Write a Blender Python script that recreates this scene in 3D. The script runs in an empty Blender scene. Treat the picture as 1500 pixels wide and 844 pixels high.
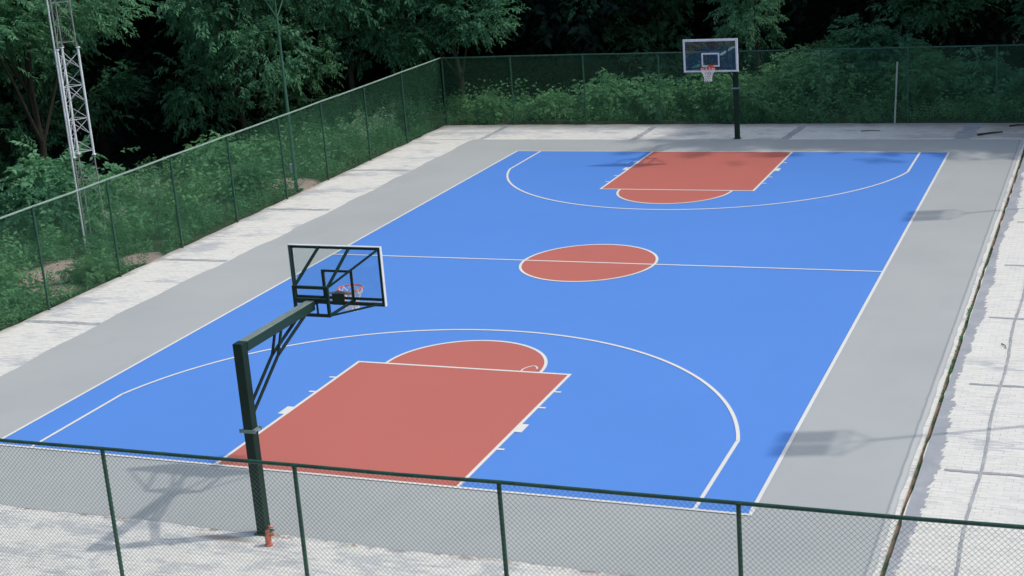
import bpy, math, random
import numpy as np
from mathutils import Vector, Matrix

R = math.radians
scn = bpy.context.scene
COL = scn.collection
random.seed(7)

# ---------------------------------------------------------------- materials
class NT:
    """small helper round a material node tree"""
    def __init__(self, name):
        self.m = bpy.data.materials.new(name); self.m.use_nodes = True
        self.t = self.m.node_tree; self.t.nodes.clear()
        self.out = self.t.nodes.new('ShaderNodeOutputMaterial')
    def n(self, typ, **kw):
        nd = self.t.nodes.new(typ)
        for k, v in kw.items(): setattr(nd, k, v)
        return nd
    def link(self, a, b): self.t.links.new(a, b)
    def put(self, sock, v):
        if isinstance(v, bpy.types.NodeSocket): self.link(v, sock)
        elif isinstance(v, tuple) and len(v) == 3 and sock.type == 'RGBA': sock.default_value = (*v, 1)
        else: sock.default_value = v
    def math(self, op, a, b=0.0, c=None, clamp=False):
        nd = self.n('ShaderNodeMath', operation=op); nd.use_clamp = clamp
        self.put(nd.inputs[0], a); self.put(nd.inputs[1], b)
        if c is not None: self.put(nd.inputs[2], c)
        return nd.outputs[0]
    def pos(self):
        g = self.n('ShaderNodeNewGeometry'); return g.outputs['Position']
    def xyz(self, v):
        s = self.n('ShaderNodeSeparateXYZ'); self.link(v, s.inputs[0]); return s.outputs
    def scaled(self, v, sc):
        m = self.n('ShaderNodeMapping'); self.link(v, m.inputs[0]); m.inputs['Scale'].default_value = sc; return m.outputs[0]
    def noise(self, v, scale, detail=3, rough=.55):
        nd = self.n('ShaderNodeTexNoise'); self.link(v, nd.inputs['Vector'])
        nd.inputs['Scale'].default_value = scale; nd.inputs['Detail'].default_value = detail; nd.inputs['Roughness'].default_value = rough
        return nd.outputs[0]
    def step(self, v, a, b, lo=0., hi=1.):
        nd = self.n('ShaderNodeMapRange'); self.put(nd.inputs[0], v)
        nd.inputs[1].default_value = a; nd.inputs[2].default_value = b; nd.inputs[3].default_value = lo; nd.inputs[4].default_value = hi
        return nd.outputs[0]
    def mix(self, f, a, b):
        nd = self.n('ShaderNodeMix', data_type='RGBA')
        self.put(nd.inputs[0], f)
        for s, v in ((nd.inputs[6], a), (nd.inputs[7], b)): self.put(s, v)
        return nd.outputs[2]
    def bsdf(self, col, rough=.7, spec=.3, metal=0., bump=None, bstr=.2, bdist=.01):
        b = self.n('ShaderNodeBsdfPrincipled')
        self.put(b.inputs['Base Color'], col); self.put(b.inputs['Roughness'], rough)
        b.inputs['Specular IOR Level'].default_value = spec; b.inputs['Metallic'].default_value = metal
        if bump is not None:
            bn = self.n('ShaderNodeBump'); bn.inputs['Strength'].default_value = bstr; bn.inputs['Distance'].default_value = bdist
            self.link(bump, bn.inputs['Height']); self.link(bn.outputs[0], b.inputs['Normal'])
        self.link(b.outputs[0], self.out.inputs[0]); return b

def paint_ground(name, col, dark, wear=.35, light=None):
    """acrylic court paint: faint cloudy unevenness, scuffs and grit"""
    k = NT(name); p = k.pos()
    big = k.noise(p, .22, 4, .6); med = k.noise(k.scaled(p, (1.0, .35, 1)), 1.3, 4, .6); fine = k.noise(p, 60, 2, .7)
    f = k.step(big, .40, .72, 0, wear)
    c = k.mix(f, col, dark)
    c = k.mix(k.step(med, .60, .80, 0, wear * .8), c, dark)
    if light: c = k.mix(k.step(k.noise(k.scaled(p, (.8, 1.6, 1)), 2.6, 5, .7), .66, .80, 0, .35), c, light)
    c = k.mix(k.step(fine, .62, .78, 0, .14), c, dark)
    k.bsdf(c, .62, .32, bump=fine, bstr=.25, bdist=.004)
    return k.m

M = {}
M['blue'] = paint_ground('court_blue_paint', (.103, .283, .735), (.088, .25, .66), .32)
M['red'] = paint_ground('court_red_paint', (.57, .160, .120), (.49, .138, .104), .4)
M['line'] = paint_ground('line_paint', (.84, .82, .73), (.64, .64, .59), .35)

def grey_mat():
    k = NT('grey_court_paint'); p = k.pos(); X, Y, Z = k.xyz(p)
    big = k.noise(p, .2, 4, .6); st = k.noise(k.scaled(p, (1, .3, 1)), .9, 5, .65); fine = k.noise(p, 70, 2, .7)
    c = k.mix(k.step(big, .38, .7), (.470, .488, .462), (.420, .438, .420))
    c = k.mix(k.step(st, .58, .8, 0, .4), c, (.375, .395, .395))
    c = k.mix(k.step(k.noise(p, 3.2, 5, .75), .66, .8, 0, .35), c, (.50, .52, .53))
    # darker seam beside the drain, then a paler unpainted edge
    wob = k.math('MULTIPLY', k.math('SUBTRACT', k.noise(p, 2.2, 3), .5), .04)
    d = k.math('ABSOLUTE', k.math('SUBTRACT', k.math('ADD', X, wob), 9.50))
    c = k.mix(k.step(d, .012, .03, .5, 0), c, (.20, .235, .25))
    d2 = k.math('ABSOLUTE', k.math('SUBTRACT', k.math('ADD', X, wob), 9.56))
    c = k.mix(k.step(d2, .02, .05, .6, 0), c, (.60, .60, .57))
    # dark rim line round the paint
    for ax, v in ((Y, 30.04), ):
        e = k.math('ABSOLUTE', k.math('SUBTRACT', ax, v)); c = k.mix(k.step(e, .02, .06, .45, 0), c, (.24, .23, .21))
    k.bsdf(c, .7, .28, bump=fine, bstr=.25, bdist=.004)
    return k.m
M['grey'] = grey_mat()

def concrete(name, xj, yj, grime, xr=None, yr=None, near=False):
    """whitewashed brushed concrete. xj: joints at these X, yj: joints at these Y"""
    k = NT(name); p = k.pos(); X, Y, Z = k.xyz(p)
    streak = k.noise(k.scaled(p, (.9, 9, 1)), 1.6, 6, .72)
    dash = k.noise(k.scaled(p, (2.4, 22, 1)), 1.3, 4, .75)
    patch = k.noise(k.scaled(p, (.55, .9, 1)), .8, 5, .62)
    gr = k.noise(p, 45, 3, .7)
    white, cream, grey = (.82, .80, .73), (.74, .71, .62), (.48, .49, .49)
    br = k.n('ShaderNodeTexBrick'); k.link(p, br.inputs['Vector']); br.inputs['Scale'].default_value = 1
    wn = k.n('ShaderNodeVectorMath', operation='ADD'); k.link(p, wn.inputs[0]); nz_ = k.n('ShaderNodeTexNoise'); k.link(p, nz_.inputs['Vector']); nz_.inputs['Scale'].default_value = 5
    sc_ = k.n('ShaderNodeVectorMath', operation='SCALE'); k.link(nz_.outputs['Color'], sc_.inputs[0]); sc_.inputs['Scale'].default_value = .03; k.link(sc_.outputs[0], wn.inputs[1]); k.link(wn.outputs[0], br.inputs['Vector'])
    br.inputs['Brick Width'].default_value = .24; br.inputs['Row Height'].default_value = .115; br.inputs['Mortar Size'].default_value = .006; br.inputs['Mortar Smooth'].default_value = .3; br.inputs['Bias'].default_value = -.15
    br.inputs['Color1'].default_value = (0, 0, 0, 1); br.inputs['Color2'].default_value = (1, 1, 1, 1); br.inputs['Mortar'].default_value = (.5, .5, .5, 1)
    bt = br.outputs['Color']; mort = br.outputs['Fac']
    c = k.mix(k.step(streak, .42, .62), white, cream)
    c = k.mix(k.math('MULTIPLY', k.step(k.math('ADD', k.math('MULTIPLY', bt, .5), k.math('MULTIPLY', patch, .7)), .55, .95), .55), c, (.56, .565, .54))
    c = k.mix(k.math('MULTIPLY', mort, k.step(k.noise(p, 3.3, 4, .7), .42, .62, .12, .85)), c, (.40, .405, .39))
    c = k.mix(k.step(k.math('ADD', k.math('MULTIPLY', patch, .6), k.math('MULTIPLY', streak, .4)), grime[0], grime[1], 0, .9), c, grey)
    c = k.mix(k.step(dash, .60, .66, 0, .62), c, (.40, .41, .41))
    c = k.mix(k.step(k.noise(k.scaled(p, (2.5, 6, 1)), 2.3, 4, .7), .70, .76, 0, .6), c, (.28, .21, .15))
    wob = k.math('MULTIPLY', k.math('SUBTRACT', k.noise(p, 1.7, 4, .7), .5), .10)
    jf = k.step(k.noise(p, .9, 3), .3, .55, .35, .95)
    for x in xj:
        d = k.math('ABSOLUTE', k.math('SUBTRACT', k.math('ADD', X, wob), x))
        f = k.math('MULTIPLY', k.step(d, .05, .11, 1, 0), jf); c = k.mix(f, c, (.36, .38, .395))
    for y in yj:
        d = k.math('ABSOLUTE', k.math('SUBTRACT', k.math('ADD', Y, wob), y))
        f = k.math('MULTIPLY', k.step(d, .06, .13, 1, 0), jf); c = k.mix(f, c, (.34, .36, .375))
    if near is not False: c = near(k, p, X, Y, c)
    c = k.mix(k.step(gr, .6, .8, 0, .25), c, (.4, .4, .38))
    k.bsdf(c, .85, .2, bump=k.math('ADD', gr, streak), bstr=.35, bdist=.006)
    return k.m

def pad_extra(k, p, X, Y, c):
    brown = (.30, .20, .14)
    # far joints (run along Y) only beyond the grey; weathered foot along both fences
    w2 = k.math('MULTIPLY', k.math('SUBTRACT', k.noise(p, 1.1, 5, .75), .5), 1.1)
    edge = k.math('ADD', Y, w2)
    c = k.mix(k.step(edge, 32.1, 32.9, 0, .8), c, (.30, .27, .24))
    edge2 = k.math('ADD', X, w2)
    c = k.mix(k.step(edge2, -12.25, -12.6, 0, .8), c, (.33, .30, .27))
    # rust / mud towards the far right
    f = k.math('MULTIPLY', k.step(X, 3.5, 8.5, 0, 1), k.step(Y, 30, 30.5, 0, 1))
    c = k.mix(k.math('MULTIPLY', f, k.step(k.noise(k.scaled(p, (.5, 1, 1)), 1.2, 5, .7), .38, .62, .15, .85)), c, (.36, .29, .24))
    # unpainted rim beside the near hoop, rusty seam
    d = k.math('ABSOLUTE', k.math('SUBTRACT', k.math('ADD', Y, k.math('MULTIPLY', w2, .12)), -2.36))
    f = k.math('MULTIPLY', k.step(d, .03, .12, 1, 0), k.step(k.noise(p, 3.1, 4, .7), .50, .60, 0, .85))
    c = k.mix(f, c, brown)
    nb = k.step(k.noise(k.scaled(p, (.8, 1.2, 1)), 1.9, 6, .72), .50, .57, 0, .62)
    c = k.mix(k.math('MULTIPLY', nb, k.step(Y, -2.4, -2.2, 1, 0)), c, (.46, .475, .48))
    nb = k.step(k.noise(k.scaled(p, (1, 1, 1)), 4.2, 3, .72), .70, .74, 0, .8)
    c = k.mix(k.math('MULTIPLY', nb, k.step(Y, -3.4, -2.3, .25, 1)), c, brown)
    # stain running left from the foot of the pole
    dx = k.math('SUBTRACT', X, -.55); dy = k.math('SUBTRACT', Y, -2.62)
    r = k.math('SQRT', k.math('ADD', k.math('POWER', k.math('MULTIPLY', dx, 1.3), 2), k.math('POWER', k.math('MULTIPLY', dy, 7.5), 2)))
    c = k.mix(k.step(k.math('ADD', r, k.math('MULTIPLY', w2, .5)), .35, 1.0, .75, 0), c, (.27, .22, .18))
    return c
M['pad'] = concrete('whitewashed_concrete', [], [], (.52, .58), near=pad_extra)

# ---------------------------------------------------------------- mesh helper
class MB:
    def __init__(self): self.v = []; self.f = []
    def quadloop(self, pts): 
        i = len(self.v); self.v += [tuple(p) for p in pts]; self.f.append(tuple(range(i, i + len(pts))))
    def box(self, x0, x1, y0, y1, z0, z1):
        i = len(self.v)
        self.v += [(x, y, z) for z in (z0, z1) for y in (y0, y1) for x in (x0, x1)]
        self.f += [tuple(i + j for j in q) for q in ((0, 2, 3, 1), (4, 5, 7, 6), (0, 1, 5, 4), (2, 6, 7, 3), (0, 4, 6, 2), (1, 3, 7, 5))]
        return self
    def tube(self, a, b, r0, r1=None, n=10, caps=True, rot=0., up=None):
        a = Vector(a); b = Vector(b); r1 = r0 if r1 is None else r1
        d = (b - a).normalized(); u = Vector(up) if up else (Vector((0, 0, 1)) if abs(d.z) < .95 else Vector((1, 0, 0)))
        s = d.cross(u).normalized(); t = s.cross(d)
        i = len(self.v)
        for c, r in ((a, r0), (b, r1)):
            for k in range(n):
                an = rot + 2 * math.pi * k / n
                self.v.append(tuple(c + s * math.cos(an) * r + t * math.sin(an) * r))
        for k in range(n): self.f.append((i + k, i + (k + 1) % n, i + n + (k + 1) % n, i + n + k))
        if caps:
            self.f.append(tuple(i + k for k in range(n - 1, -1, -1))); self.f.append(tuple(i + n + k for k in range(n)))
        return self
    def bar(self, a, b, w, h=None, up=None):
        """rectangular bar from a to b, w across, h along 'up'"""
        h = w if h is None else h
        a = Vector(a); b = Vector(b); d = (b - a).normalized()
        u = Vector(up) if up else (Vector((0, 0, 1)) if abs(d.z) < .95 else Vector((0, 1, 0)))
        s = d.cross(u).normalized(); t = s.cross(d)
        i = len(self.v)
        for c in (a, b):
            for sx, sy in ((-1, -1), (1, -1), (1, 1), (-1, 1)):
                self.v.append(tuple(c + s * sx * w / 2 + t * sy * h / 2))
        for k in range(4): self.f.append((i + k, i + (k + 1) % 4, i + 4 + (k + 1) % 4, i + 4 + k))
        self.f.append((i + 3, i + 2, i + 1, i)); self.f.append((i + 4, i + 5, i + 6, i + 7))
        return self
    def poly(self, pts, r, n=6):
        for p, q in zip(pts[:-1], pts[1:]): self.tube(p, q, r, n=n)
        return self
    def torus(self, c, R0, r, n=32, m=8):
        i = len(self.v)
        for a in range(n):
            A = 2 * math.pi * a / n
            for b in range(m):
                B = 2 * math.pi * b / m; rr = R0 + r * math.cos(B)
                self.v.append((c[0] + rr * math.cos(A), c[1] + rr * math.sin(A), c[2] + r * math.sin(B)))
        for a in range(n):
            for b in range(m):
                self.f.append((i + a * m + b, i + ((a + 1) % n) * m + b, i + ((a + 1) % n) * m + (b + 1) % m, i + a * m + (b + 1) % m))
        return self
    def lathe(self, c, prof, n=16):
        i = len(self.v)
        for r, z in prof:
            for k in range(n):
                A = 2 * math.pi * k / n; self.v.append((c[0] + r * math.cos(A), c[1] + r * math.sin(A), c[2] + z))
        for j in range(len(prof) - 1):
            for k in range(n):
                self.f.append((i + j * n + k, i + j * n + (k + 1) % n, i + (j + 1) * n + (k + 1) % n, i + (j + 1) * n + k))
        self.f.append(tuple(i + k for k in range(n - 1, -1, -1))); j = i + (len(prof) - 1) * n; self.f.append(tuple(j + k for k in range(n)))
        return self
    def ring(self, cx, cy, r0, r1, a0, a1, z, n=96):
        for k in range(n):
            A = a0 + (a1 - a0) * k / n; B = a0 + (a1 - a0) * (k + 1) / n
            self.quadloop([(cx + r0 * math.cos(A), cy + r0 * math.sin(A), z), (cx + r1 * math.cos(A), cy + r1 * math.sin(A), z),
                           (cx + r1 * math.cos(B), cy + r1 * math.sin(B), z), (cx + r0 * math.cos(B), cy + r0 * math.sin(B), z)])
        return self
    def rect(self, x0, x1, y0, y1, z):
        self.quadloop([(x0, y0, z), (x1, y0, z), (x1, y1, z), (x0, y1, z)]); return self
    def disc(self, cx, cy, r, a0, a1, z, n=64):
        pts = [(cx + r * math.cos(a0 + (a1 - a0) * k / n), cy + r * math.sin(a0 + (a1 - a0) * k / n), z) for k in range(n + (0 if abs(a1 - a0) > 6.2 else 1))]
        self.quadloop(pts); return self
    def build(self, name, mat, parent=None, bevel=0, smooth=False):
        me = bpy.data.meshes.new(name); me.from_pydata(self.v, [], self.f); me.update()
        o = bpy.data.objects.new(name, me); COL.objects.link(o); me.materials.append(mat)
        if parent: o.parent = parent
        if bevel:
            b = o.modifiers.new('b', 'BEVEL'); b.width = bevel; b.segments = 2; b.limit_method = 'ANGLE'; b.angle_limit = R(40)
        if smooth:
            for p in me.polygons: p.use_smooth = True
        return o

def tag(o, label, cat, group=None, kind=None):
    if label: o['label'] = label
    if cat: o['category'] = cat
    if group: o['group'] = group
    if kind: o['kind'] = kind
    return o
def empty(name, loc, rz=0):
    o = bpy.data.objects.new(name, None); COL.objects.link(o); o.location = loc; o.rotation_euler = (0, 0, rz); o.empty_display_size = .3; return o
def struct(o, label=None, kind='structure'):
    o['kind'] = kind
    if label: o['label'] = label
    return o
def copy_tree(o, parent=None):
    c = o.copy(); COL.objects.link(c); c.parent = parent
    for ch in list(o.children): copy_tree(ch, c)
    return c

# ---------------------------------------------------------------- simple materials
def metal_paint(name, col, dark, rough=.35, spec=.5, rust=None, rscale=6):
    k = NT(name); tc = k.n('ShaderNodeTexCoord').outputs['Object']
    nn = k.noise(tc, 3.5, 4, .6); fine = k.noise(tc, 40, 2)
    c = k.mix(k.step(nn, .4, .7), col, dark)
    if rust: c = k.mix(k.step(k.noise(tc, rscale, 5, .7), .56, .66, 0, .85), c, rust)
    r = k.step(nn, .3, .7, rough, rough + .2)
    k.bsdf(c, r, spec, bump=fine, bstr=.08, bdist=.002); return k.m
M['hoop'] = metal_paint('dark_green_gloss_paint', (.004, .026, .016), (.003, .017, .011), .42, .28)
M['hooprust'] = metal_paint('green_paint_worn', (.022, .085, .048), (.015, .055, .035), .45, .4, rust=(.20, .16, .12), rscale=9)
def lit_arm():
    k = NT('green_arm_paint_lit_top'); g = k.n('ShaderNodeNewGeometry'); tc = k.n('ShaderNodeTexCoord').outputs['Object']
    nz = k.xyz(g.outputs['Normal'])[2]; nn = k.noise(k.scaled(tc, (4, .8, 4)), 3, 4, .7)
    c = k.mix(k.math('MULTIPLY', k.step(nz, .6, .95), k.step(nn, .3, .6, .5, .95)), (.010, .040, .026), (.25, .30, .26)); k.bsdf(c, .42, .3); return k.m  # upward faces coloured pale, standing in for light on top of the arm
M['hooplit'] = lit_arm()
M['fence'] = metal_paint('green_fence_paint', (.022, .090, .055), (.014, .058, .038), .4, .5)
M['fencelit'] = metal_paint('sunlit_green_rail_paint', (.26, .37, .30), (.17, .28, .21), .4, .5)  # sunlit paleness of the left rail put into its paint colour
M['mesh'] = metal_paint('green_pvc_wire', (.065, .200, .105), (.050, .155, .085), .45, .4)
M['meshnear'] = metal_paint('faded_green_wire', (.13, .20, .16), (.09, .15, .12), .5, .4)
M['mast'] = metal_paint('mid_green_mast_paint', (.045, .14, .085), (.03, .10, .06), .4, .4)
M['white'] = metal_paint('white_frame_paint', (.80, .81, .80), (.66, .68, .68), .4, .4)
M['galv'] = metal_paint('galvanised_steel', (.62, .64, .65), (.48, .50, .52), .45, .5)
M['collar'] = metal_paint('dull_green_steel', (.20, .27, .25), (.10, .16, .14), .5, .5)
M['rustysteel'] = metal_paint('rust_spotted_steel', (.24, .27, .25), (.15, .18, .165), .6, .3, rust=(.36, .15, .10), rscale=14)
M['orange'] = metal_paint('orange_rim_paint', (.75, .15, .07), (.62, .13, .06), .4, .4)
M['redvalve'] = metal_paint('faded_red_paint', (.70, .20, .12), (.55, .14, .09), .55, .3, rust=(.22, .10, .07), rscale=22)
M['bare'] = metal_paint('bare_pale_post', (.36, .40, .35), (.26, .31, .27), .6, .3, rust=(.30, .22, .17), rscale=9)
M['lampglass'] = metal_paint('lamp_glass', (.5, .52, .55), (.4, .42, .45), .2, .6)
def net_mat():
    k = NT('net_cord'); k.bsdf((.80, .80, .78), .8, .1); return k.m
M['net'] = net_mat()
def glass_mat():
    k = NT('backboard_acrylic')
    tr = k.n('ShaderNodeBsdfTransparent'); tr.inputs[0].default_value = (.93, .96, .96, 1)
    gl = k.n('ShaderNodeBsdfGlossy'); gl.inputs['Roughness'].default_value = .04; gl.inputs[0].default_value = (.9, .95, 1, 1)
    fr = k.n('ShaderNodeFresnel'); fr.inputs[0].default_value = 1.4
    mx = k.n('ShaderNodeMixShader'); k.link(fr.outputs[0], mx.inputs[0]); k.link(tr.outputs[0], mx.inputs[1]); k.link(gl.outputs[0], mx.inputs[2])
    k.link(mx.outputs[0], k.out.inputs[0]); return k.m
M['glass'] = glass_mat()
def soil_mat():
    k = NT('soil'); p = k.pos(); n1 = k.noise(p, .5, 5, .65); n2 = k.noise(p, 9, 5, .7)
    c = k.mix(k.step(n1, .4, .62), (.040, .070, .036), (.060, .085, .045)); c = k.mix(k.step(n2, .5, .7, 0, .7), c, (.03, .035, .022))
    # bare pinkish earth patches beyond the left fence
    X, Y, Z = k.xyz(p); w = k.math('MULTIPLY', k.math('SUBTRACT', k.noise(p, 1.3, 5, .7), .5), 1.6)
    for (cx, cy, rx, ry) in BARE:
        r = k.math('SQRT', k.math('ADD', k.math('POWER', k.math('DIVIDE', k.math('SUBTRACT', X, cx), rx), 2), k.math('POWER', k.math('DIVIDE', k.math('SUBTRACT', Y, cy), ry), 2)))
        f = k.step(k.math('ADD', r, w), .8, 1.1, 1, 0)
        c = k.mix(f, c, k.mix(k.step(n2, .42, .62), (.52, .385, .32), (.38, .31, .265)))
    k.bsdf(c, .95, .1, bump=n2, bstr=.8, bdist=.05); return k.m
BARE = [(-15.0, 11.7, 1.3, 1.3), (-14.0, 9.8, .9, .8), (-13.4, 13.3, .7, .7), (-13.7, 22.2, 1.3, .9)]
M['soil'] = soil_mat()
def mud_mat():
    k = NT('drain_mud'); p = k.pos(); n1 = k.noise(k.scaled(p, (3, 1, 1)), 1.7, 4, .7)
    c = k.mix(k.step(n1, .42, .58), (.05, .10, .045), (.27, .19, .14)); k.bsdf(c, .95, .1); return k.m
M['mud'] = mud_mat()
def leaf_mat(name, a, b, trans=.28, yel=.15):
    k = NT(name); p = k.pos()
    oi = k.n('ShaderNodeObjectInfo')
    v = k.noise(p, 1.1, 3, .6); v2 = k.noise(p, 9, 2, .6)
    f = k.math('ADD', k.math('MULTIPLY', v, .6), k.math('MULTIPLY', v2, .5))
    f = k.math('ADD', f, k.math('MULTIPLY', k.math('SUBTRACT', oi.outputs['Random'], .5), .4))
    c = k.mix(k.step(f, .35, .75), a, b)
    c = k.mix(k.step(k.noise(p, .33, 3, .6), .5, .68, 0, yel), c, (b[0] * 1.35, b[1] * 1.02, b[2] * .85))
    d = k.n('ShaderNodeBsdfPrincipled'); k.link(c, d.inputs['Base Color']); d.inputs['Roughness'].default_value = .6; d.inputs['Specular IOR Level'].default_value = .18
    t = k.n('ShaderNodeBsdfTranslucent'); k.link(c, t.inputs[0])
    mx = k.n('ShaderNodeMixShader'); mx.inputs[0].default_value = trans
    k.link(d.outputs[0], mx.inputs[1]); k.link(t.outputs[0], mx.inputs[2]); k.link(mx.outputs[0], k.out.inputs[0]); return k.m
M['leaf'] = leaf_mat('tree_leaf', (.050, .175, .088), (.165, .390, .205), .38, .10)
M['leafshade'] = leaf_mat('shaded_forest_leaf', (.010, .026, .018), (.018, .040, .026), .06)  # gloom of the wood put into the colour, far darker than the front trees
M['weed'] = leaf_mat('weed_leaf', (.070, .215, .090), (.175, .400, .180), .34, .35)
M['palebloom'] = leaf_mat('seed_head', (.30, .38, .27), (.42, .48, .36), .2)
def bark_mat():
    k = NT('bark'); tc = k.n('ShaderNodeTexCoord').outputs['Object']; n1 = k.noise(k.scaled(tc, (6, 6, 1.2)), 3, 5, .7)
    k.bsdf(k.mix(n1, (.022, .024, .016), (.065, .058, .045)), .9, .1, bump=n1, bstr=.7, bdist=.03); return k.m  # bark colour darkened to carry the shade under the crowns
M['bark'] = bark_mat()

# ---------------------------------------------------------------- terrain
def gh(x, y):
    """ground height outside the pad"""
    h = .10 * math.sin(x * .37 + 1) * math.cos(y * .29) + .05 * math.sin(x * 1.3) * math.sin(y * 1.1 + 2)
    h += 2.1 * math.exp(-(((x - 3.0) / 3.6) ** 2 + ((y - 39.3) / 3.0) ** 2))
    ed = -19.6 + .8 * math.sin(y * .5) + .5 * math.sin(y * 1.3); dip = max(0., ed - x) * .9
    eb = 36.8 + .5 * math.sin(x * .9); dip = max(dip, max(0., min(y - eb, -3.5 - x)) * .8)
    h -= 4.2 * (1 - math.exp(-dip / 3.5))
    d = max(0., math.hypot(max(0, abs(x) - 40), max(0, y - 52)))
    if y > 52 or x < -42: h += min(16, .5 * max(y - 52, -42 - x, 0))
    return h
def terrain(x, y):
    if -12.9 < x < 17 and -9 < y < 33.4: return -.20
    return gh(x, y) - .04
ax_ = sorted(set([-900, -500, -260, -160, -110] + [-80 + 4 * i for i in range(14)] + [-24 + .6 * i for i in range(84)] + [28 + 5 * i for i in range(12)] + [120, 180, 300, 500, 900] + [-12.95, -12.9, -12.6, 17.05]))
ay_ = sorted(set([-900, -400, -200, -100, -60, -40, -30, -20] + [-12 + .6 * i for i in range(108)] + [54 + 3 * i for i in range(20)] + [130, 180, 300, 500, 900] + [33.35, 33.45]))
b = MB()
for y in ay_:
    for x in ax_: b.v.append((x, y, terrain(x, y)))
nx = len(ax_)
for j in range(len(ay_) - 1):
    for i in range(nx - 1): b.f.append((j * nx + i, j * nx + i + 1, (j + 1) * nx + i + 1, (j + 1) * nx + i))
struct(b.build('ground', M['soil'], smooth=True), 'earth and leaf litter around the court with bare pinkish patches')

# ---------------------------------------------------------------- pad, paint, markings
PX0, PX1, DR0, DR1 = -12.55, 9.69, 9.69, 9.78
rnd = random.Random(3)
def wobble_box(x0, x1, y0, y1, z0, z1, amp, step=.5):
    """slab whose outer edge is slightly ragged"""
    pts = []
    n = int((y1 - y0) / step); m = int((x1 - x0) / step)
    for i in range(m): pts.append((x0 + i * (x1 - x0) / m, y0 + rnd.uniform(-amp, amp)))
    for i in range(n): pts.append((x1, y0 + i * (y1 - y0) / n))
    for i in range(m): pts.append((x1 - i * (x1 - x0) / m, y1 + rnd.uniform(-amp, amp)))
    for i in range(n): pts.append((x0 + rnd.uniform(-amp, amp), y1 - i * (y1 - y0) / n))
    bb = MB(); k = len(pts)
    bb.v = [(x, y, z1) for x, y in pts] + [(x, y, z0) for x, y in pts]
    bb.f = [tuple(range(k))] + [(i, k + i, k + (i + 1) % k, (i + 1) % k) for i in range(k)]
    return bb
struct(wobble_box(PX0, PX1, -8, 33.05, -.19, 0, .05).build('pavement', M['pad']), 'whitewashed brushed concrete pavement around the court')

def seam(name, pts_list, label):
    """shallow mortar joints: ragged thin sheets on the concrete"""
    bb = MB()
    for qi, (x0, y0, x1, y1, w) in enumerate(pts_list):
        zz = .003 + .0011 * (x0 == x1)
        L = math.hypot(x1 - x0, y1 - y0); n = max(4, int(L / .12)); ux, uy = (x1 - x0) / L, (y1 - y0) / L
        w0 = w1 = None; pl = []; pr = []
        for i in range(n + 1):
            t = i / n; a = w * (.5 + rnd.uniform(-.14, .16)); c = w * (.5 + rnd.uniform(-.14, .16)); q = .025 * math.sin(t * L * 1.3 + x0)
            pl.append((x0 + ux * L * t - uy * (a + q), y0 + uy * L * t + ux * (a + q), zz)); pr.append((x0 + ux * L * t + uy * (c - q), y0 + uy * L * t - ux * (c - q), zz))
        for i in range(n): bb.quadloop([pr[i], pr[i + 1], pl[i + 1], pl[i]])
    return struct(bb.build(name, M['joint']), label)
def joint_mat():
    k = NT('mortar_joint'); p = k.pos(); c = k.mix(k.step(k.noise(p, 2.5, 5, .7), .45, .75), (.36, .375, .38), (.56, .56, .54)); c = k.mix(k.step(k.noise(p, 20, 3), .62, .7, 0, .6), c, (.27, .22, .18)); k.bsdf(c, .9, .15); return k.m
M['joint'] = joint_mat()
seam('pavement_joints', [(-12.5, y, -10.25, y + .06, .19) for y in (1.5, 7.2, 12.95, 18.9, 24.65)] + [(-12.6, 30.06, -10.2, 30.06, .07)]
     + [(-9.8, 30.15, -9.8, 33, .22), (-3.78, 30.15, -3.72, 33, .24), (1.72, 30.15, 1.85, 33, .28), (7.65, 30.15, 7.8, 33, .55)]
     + [(10.16, y, 16.9, y, .085) for y in (-1.7, 2.47, 6.64, 10.82, 14.96, 19.15, 23.3, 27.5)]
     + [(10.72, -7, 10.72, 33, .05), (14.4, -7, 14.4, 33, .05)], 'grey mortar joints between the concrete slabs')

# right hand pavement with a ragged grey cement strip along the drain
M['padr'] = concrete('whitewashed_concrete_right', [], [], (.555, .61))
struct(wobble_box(DR1, 17, -8, 33.05, -.19, -.004, .03).build('pavement', M['padr']), 'whitewashed concrete pavement right of the drain')
bb = MB(); n = 420; prev = None; e = .3
for i in range(n + 1):
    y = -8 + 41 * i / n
    e += rnd.uniform(-.03, .03) + (.22 + .05 * math.sin(y * .7) - e) * .15
    q = (DR1 + max(.08, e + rnd.uniform(-.02, .035)), y)
    if prev: bb.quadloop([(DR1, prev[1], .0), (q[0] - .02, prev[1], .0), (q[0], q[1], .0), (DR1, q[1], .0)])
    prev = q
def cement_mat():
    k = NT('grey_cement_lip'); p = k.pos(); c = k.mix(k.step(k.noise(p, 1.5, 5, .7), .35, .65), (.335, .35, .37), (.43, .445, .455)); c = k.mix(k.step(k.noise(p, 13, 4, .7), .6, .7, 0, .5), c, (.27, .23, .19)); k.bsdf(c, .85, .2); return k.m  # two mottled greys with brownish specks
M['cement'] = cement_mat()
struct(bb.build('cement_strip', M['cement']), 'ragged grey cement strip along the drain')
# drain bed
struct(MB().rect(DR0 - .02, DR1 + .02, -8, 33, -.07).build('drain_bed', M['mud']), 'muddy mossy bed of the narrow drain slot')

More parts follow.
